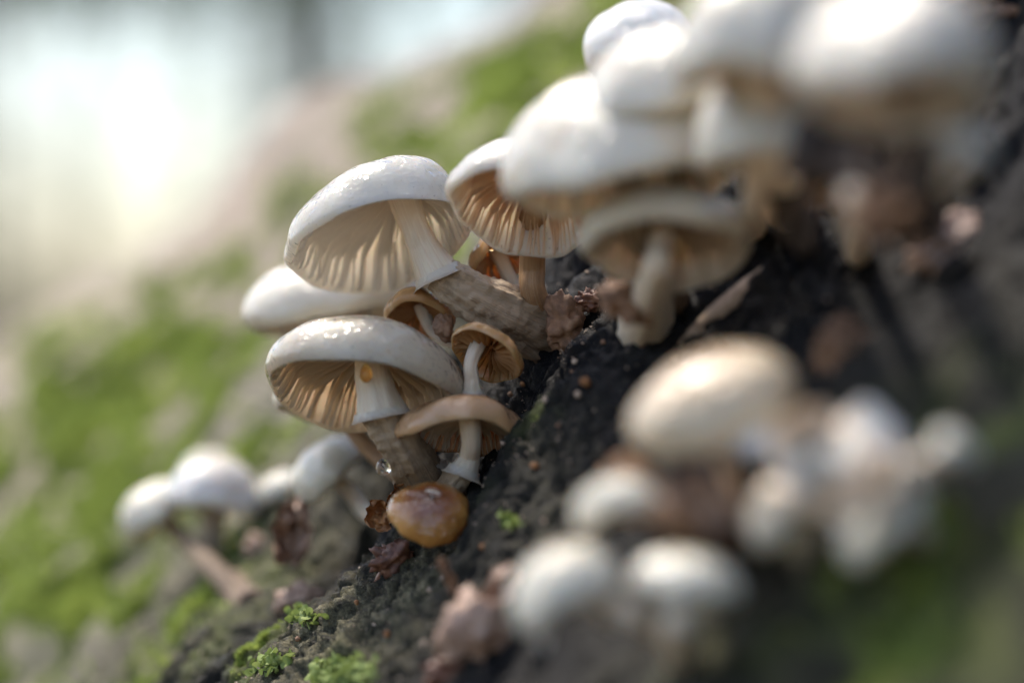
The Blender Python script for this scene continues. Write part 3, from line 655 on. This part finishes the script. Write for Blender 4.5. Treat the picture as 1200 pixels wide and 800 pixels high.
lump('shrivelled_stub', 'old brown mushroom foot under the dim small cap in the dark', 'mushroom stub', 1040, 250, -10.5, 70, 60, 'chip_brown', 32, rough=.6)
lump('shrivelled_stub', 'brown knotted foot beneath the dim beige cap', 'mushroom stub', 738, 352, -3.6, 60, 52, 'chip_brown', 33, rough=.6, roll=20)
lump('shrivelled_stub', 'brown foot under the amber gilled cap stem', 'mushroom stub', 634, 395, .6, 46, 40, 'chip_brown', 34, rough=.6)
lump('shrivelled_stub', 'tan woolly foot where the brown stems of the sharp cluster meet the bark', 'mushroom stub', 628, 412, 1.0, 66, 42, 'fluff', 35, rough=.5, roll=-20)
lump('shrivelled_stub', 'greyish woolly foot between the skirted stem and the crooked stem', 'mushroom stub', 506, 566, .2, 70, 48, 'fluff', 36, rough=.5, roll=15)
for i, (x, y, d_, w_, h_, mt, lb) in enumerate([
        (978, 178, -9.0, 96, 84, 'chip_dark', 'dark ragged brown stub left of the stem under the rightmost white cap'),
        (1096, 178, -11.0, 90, 110, 'chip_dark', 'ragged brown stub between the rightmost stem and the yellowish cap'),
        (1045, 238, -10.0, 140, 66, 'chip_dark', 'dark brown clod of old mushroom hanging lowest under the rightmost cap'),
        (1010, 128, -10.0, 90, 44, 'chip_red', 'brown scrap tucked right under the brim of the rightmost white cap'),
        (930, 238, -6.0, 96, 46, 'chip_dark', 'dark brown crumbling foot below the cream cap next to the clod')]):
    lump('shrivelled_stub', lb, 'mushroom stub', x, y, d_, w_, h_, mt, 80 + i, rough=.55, roll=20 * i)
for i, (x, y, d_, w_, h_, ro, lb) in enumerate([
        (935, 500, -10.6, 50, 80, 60, 'torn pale brown edged scrap between the oval beige cap and the broad white one'),
        (1010, 566, -11.6, 60, 110, 40, 'long torn cream scrap lying over the broad white cap of the rightmost tuft'),
        (835, 590, -9.6, 60, 96, -55, 'drooping tan flap behind the round white cap with the thick stem'),
        (632, 735, -9.6, 26, 44, 5, 'small white drip of flesh hanging at the far left of the drooping cap')]):
    crumple('torn_mushroom', lb, 'mushroom', x, y, d_, w_, h_, 'torn' if i != 2 else 'withered', 90 + i, roll=ro, fold=.9, thick=.18)
# crumbs
rs = np.random.RandomState(5)
spots = [(676, 424, 7), (671, 436, 5), (688, 449, 10), (680, 463, 8), (600, 463, 6), (612, 452, 6), (640, 470, 7), (655, 500, 5), (628, 548, 8), (590, 520, 5), (708, 402, 6), (566, 640, 7), (640, 610, 6), (700, 545, 7), (420, 705, 6), (505, 690, 7), (350, 748, 6), (455, 745, 8), (498, 755, 7)]
where = ['pale tan', 'tiny tan', 'larger orange brown', 'reddish', 'small orange', 'tiny orange', 'brownish', 'tiny dark tan', 'rounded tan', 'small brown', 'dull tan', 'small pale', 'small rusty', 'blurred tan', 'small straw coloured', 'pale buff', 'tiny buff', 'flat buff', 'small beige']
near = ['upper crumb on the black bark right of the brown fan cap', 'crumb just below the upper pale crumb on the black bark', 'crumb in the shaded bark groove right of the cluster', 'crumb low in the bark groove right of the cluster', 'crumb by the fan cap stem', 'crumb just beyond the fan cap stem',
        'crumb on black bark right of the tan cap', 'crumb on bark well right of the tan cap', 'crumb right of the crooked pale stem', 'crumb under the edge of the tan cap', 'crumb highest on the black bark below the knobbly stub', 'crumb right of the amber button cap', 'crumb near the small green moss tuft',
        'crumb left of the round white blurred cap', 'crumb on the ridge below the red brown chip', 'crumb on the ridge beside the curled shred', 'crumb on the left part of the lichened ridge', 'crumb in the middle of the lichened ridge', 'crumb on the right part of the lichened ridge']
for i, ((x, y, s), a_, b_) in enumerate(zip(spots, where, near)):
    lump('bark_crumb', a_ + ' ' + b_, 'crumb', x, y, None, s * 1.2, s, ['chip_pale', 'chip_brown', 'leaf_orange'][i % 3], 60 + i, rough=.5, roll=rs.rand() * 90, group='crumbs lying on the bark', sink=.8)
# drops
def drop(label, px, py, d, wpx, hpx, mat, roll=0):
    c = P(px, py, d); k = (FD + d) / FD / 80.0
    th = np.linspace(.01, np.pi - .01, 22)[:, None]; ph = np.linspace(0, 2 * np.pi, 32, endpoint=False)[None]
    V = np.stack([np.sin(th) * np.cos(ph) * (1 - .25 * np.cos(th)) * wpx * k / 2, np.sin(th) * np.sin(ph) * (1 - .25 * np.cos(th)) * wpx * k / 2, (np.cos(th) + 0 * ph) * hpx * k / 2], -1)
    V = (V @ np.array(Matrix.Rotation(R(roll), 3, 'Y')).T).reshape(-1, 3)
    F = grid_faces(22, 32, True).tolist(); F.append(list(range(32))[::-1]); F.append([21 * 32 + j for j in range(32)])
    o = mesh_obj('water_drop', V, F, M[mat]); o.location = c
    tag(o, label, 'drop', 'drops of water on the mushrooms')
drop('clear round drop hanging at the left side of the brown skirted stem', 449, 547, -.55, 17, 20, 'drop', -12)
drop('flat amber drop on the pale stem under the glossy cream cap', 429, 437, -.98, 15, 23, 'drop_amber')
drop('tiny amber drop beside the folded small amber cap', 576, 289, -.2, 8, 11, 'drop_amber')
drop('golden drop among the amber gills on the right side', 653, 270, -.4, 14, 11, 'drop_amber')
drop('small clear drop under the lower edge of the shiny amber button cap', 500, 636, -1.0, 7, 7, 'drop')

# ------------------------------------------------------------------ moss and grit
scatter_blades('moss_cover', moss, 45000, .28, .07, M['moss'], 'green moss covering the far flank of the leaning trunk', 3, region=lambda p: (np.abs(p[:, 1]) > 4.5).astype(float))
scatter_blades('moss_tuft', moss, 6000, .06, .016, M['moss'], 'fine green moss tufts on the dark bark near the sharp cluster', 4, region=lambda p: (np.abs(p[:, 1]) < 4.5).astype(float))
def grit():
    rs = np.random.RandomState(9); n = 9000
    a = tv[tf[:, 0]]; wgt = ((np.abs(a[:, 1]) < 6) & (a[:, 0] > -7) & (a[:, 0] < 5)).astype(float)
    wgt *= np.clip(fbm(a * .9, 2) + .15, .02, 1); wgt /= wgt.sum(); f = rs.choice(len(tf), n, p=wgt); c = a[f] + rs.normal(size=(n, 3)) * .02
    s = .006 + .03 * rs.rand(n, 1) ** 4
    tet = rs.normal(size=(n, 5, 3)); tet /= np.linalg.norm(tet, axis=2)[..., None]
    V = (c[:, None] + tet * s[:, None]).reshape(-1, 3)
    b = (np.arange(n) * 5)[:, None]
    F = np.concatenate([b + np.array(t) for t in ((0, 1, 2), (0, 2, 3), (0, 3, 4), (0, 4, 1), (1, 2, 3), (1, 3, 4))])
    o = mesh_obj('bark_grit', V, F, M['chip_pale'], smooth=False)
    tag(o, 'fine pale grit sprinkled over the bark', 'grit', kind='stuff')
grit()
# leafy lichen rosette on the ridge, bottom edge
def lichen(label, px, py, n, spread, seed):
    rs = np.random.RandomState(seed); V, F = [], []
    c0, n0 = hit(px, py)
    for i in range(n):
        c, nn = hit(px + rs.normal() * spread, py + rs.normal() * spread * .5)
        if (c - c0).length > 2: continue
        dr = (nn + Vector(rs.normal(size=3)) * .7).normalized(); sd_ = dr.cross(Vector(rs.normal(size=3))).normalized()
        h = .07 + .1 * rs.rand(); w_ = .03 + .05 * rs.rand(); nb = len(V); up = dr.cross(sd_)
        for (a, b_, u) in ((0, .3, 0), (.5, .9, .02), (.85, 1.1, .0), (1.05, .5, -.03)):
            V.append(c + dr * h * a - sd_ * w_ * b_ + up * u); V.append(c + dr * h * a + sd_ * w_ * b_ + up * (u + .01))
        F += [[nb, nb + 1, nb + 3, nb + 2], [nb + 2, nb + 3, nb + 5, nb + 4], [nb + 4, nb + 5, nb + 7, nb + 6]]
    o = mesh_obj('lichen_rosette', [tuple(v) for v in V], F, M['lichen'], origin=c0)
    tag(o, label, 'lichen', kind='stuff')
lichen('bright yellow green leafy lichen at the bottom edge on the ridge', 402, 790, 420, 17, 1)
lichen('small green lichen tuft on the left shoulder of the ridge', 318, 775, 80, 11, 2)
lichen('tiny green tuft right of the shiny amber button cap', 601, 612, 50, 5, 3)
lichen('tiny yellow green tuft on the left of the lichened ridge', 352, 722, 60, 9, 4)

# ------------------------------------------------------------------ forest floor and trees behind
GZ = -62.0
def ground():
    rr = np.concatenate([np.linspace(0, 600, 40), np.geomspace(650, 40000, 24)]); ph = np.linspace(0, 2 * np.pi, 96, endpoint=False)
    X = rr[:, None] * np.cos(ph); Y = rr[:, None] * np.sin(ph)
    Z = GZ + 6 * fbm(np.stack([X, Y, 0 * X], -1) * .006, 3) * np.clip(rr / 400, 0, 1)[:, None]
    m, n, out = new_mat('leaf_litter'); b = NB(n); v = b.coord()
    col = b.ramp(b.noise(v, .12, 8, .7), [(.3, (.045, .035, .022)), (.5, (.14, .095, .055)), (.62, (.10, .12, .04)), (.75, (.22, .16, .09))])
    p = b.node('ShaderNodeBsdfPrincipled'); b.put(p.inputs['Base Color'], col); p.inputs['Roughness'].default_value = .8
    b.put(p.inputs['Normal'], b.bump(b.noise(v, .4, 6, .7), 1, 2)); n.links.new(p.outputs[0], out.inputs[0])
    o = mesh_obj('forest_floor', np.stack([X, Y, Z], -1).reshape(-1, 3), grid_faces(len(rr), 96, True), m)
    tag(o, 'brown leaf litter of the forest floor', kind='structure')
ground()
M['tree_bark'] = rough_mat('tree_bark', [(.3, (.05, .045, .03)), (.6, (.12, .10, .07)), (.8, (.16, .16, .09))], .08, .8, 1.0)
M['leaf'] = rough_mat('tree_leaf', [(.3, (.05, .09, .02)), (.55, (.09, .15, .035)), (.75, (.15, .20, .06))], .02, .5, .01, trans=.45)
def tree(label, x, y, h, tr, crown, seed, nleaf=3500, lsize=4.5):
    rs = np.random.RandomState(seed)
    root = empty('forest_tree', (x, y, GZ)); tag(root, label, 'tree', 'trees standing behind the leaning trunk')
    V, F, rv, ang = tube([Vector((0, 0, -5)), Vector((rs.normal() * tr, 0, h * .35)), Vector((rs.normal() * tr * 1.5, rs.normal() * tr, h * .7)), Vector((rs.normal() * tr * 2, 0, h))], [tr * 1.4, tr, tr * .7, tr * .2], 30, 18, seed=seed)
    tk = mesh_obj('trunk', V, F, M['tree_bark'], root)
    cz, cr_, ch, n_l = crown
    BV, BF = [], []; cc = []
    for i in range(14):
        a = rs.rand() * 6.28; z0 = cz - ch + ch * 1.7 * rs.rand(); l = cr_ * (.5 + .6 * rs.rand())
        e = Vector((math.cos(a) * l, math.sin(a) * l, z0 + l * .25)); s = Vector((0, 0, max(z0 - l * .2, 10)))
        v, f, _, _ = tube([s, (s + e) / 2 + Vector((0, 0, l * .08)), e], [tr * .3, tr * .18, tr * .05], 8, 6, seed=i)
        o_ = sum(len(q) for q in BV); BV.append(v); BF += [[k + o_ for k in ff] for ff in f]; cc += [e, (s + e * 2) / 3]
    mesh_obj('branches', np.concatenate(BV), BF, M['tree_bark'], root)
    cc = np.array([tuple(c) for c in cc])
    n = nleaf; ci = cc[rs.randint(len(cc), size=n)] + rs.normal(size=(n, 3)) * np.array((cr_ * .2, cr_ * .2, cr_ * .13))
    d1 = rs.normal(size=(n, 3)); d1 /= np.linalg.norm(d1, axis=1)[:, None]; d2 = np.cross(d1, rs.normal(size=(n, 3))); d2 /= np.linalg.norm(d2, axis=1)[:, None]
    s = lsize * (.6 + .8 * rs.rand(n, 1))
    V = np.concatenate([ci - d1 * s, ci - d2 * s * .5, ci + d1 * s, ci + d2 * s * .5], 1).reshape(-1, 3)
    o = mesh_obj('crown', V, np.arange(n * 4).reshape(-1, 4), M['leaf'], root)
    o['kind'] = 'stuff'
# x at depth y for a pixel: (px-600)/3360*(y+42)
fx = lambda px, y: (px - 600) / 3360 * (y + FD)
fz = lambda py, y: (400 - py) / 3360 * (y + FD) - GZ
tree('tree with a dark trunk standing in the gap left of the pale bark skyline', fx(322, 700), 700, 520, 7, (260, 70, 70, 0), 3, nleaf=2500)
tree('leafy tree whose low green boughs fill the top left corner', fx(-60, 520), 520, 420, 7, (200, 80, 62, 0), 4, nleaf=6500)
tree('slim tree with thin grey green foliage over the bright gap', fx(335, 1000), 1000, 700, 9, (290, 140, 95, 0), 5, nleaf=3600, lsize=6)
tree('farther tree behind the top centre with sparse leaves', fx(640, 1300), 1300, 800, 11, (340, 120, 120, 0), 6, nleaf=2500, lsize=6)
for i, (px_, y_, hz_, lb) in enumerate([(70, 1700, 150, 'far thin leaved tree low in the bright gap at the left'), (255, 2100, 240, 'far airy tree in the middle of the bright gap'), (470, 1900, 330, 'far airy tree behind the top centre of the skyline')]):
    tree(lb, fx(px_, y_), y_, 620, 6, (hz_, 150, 120, 0), 20 + i, nleaf=230, lsize=7)
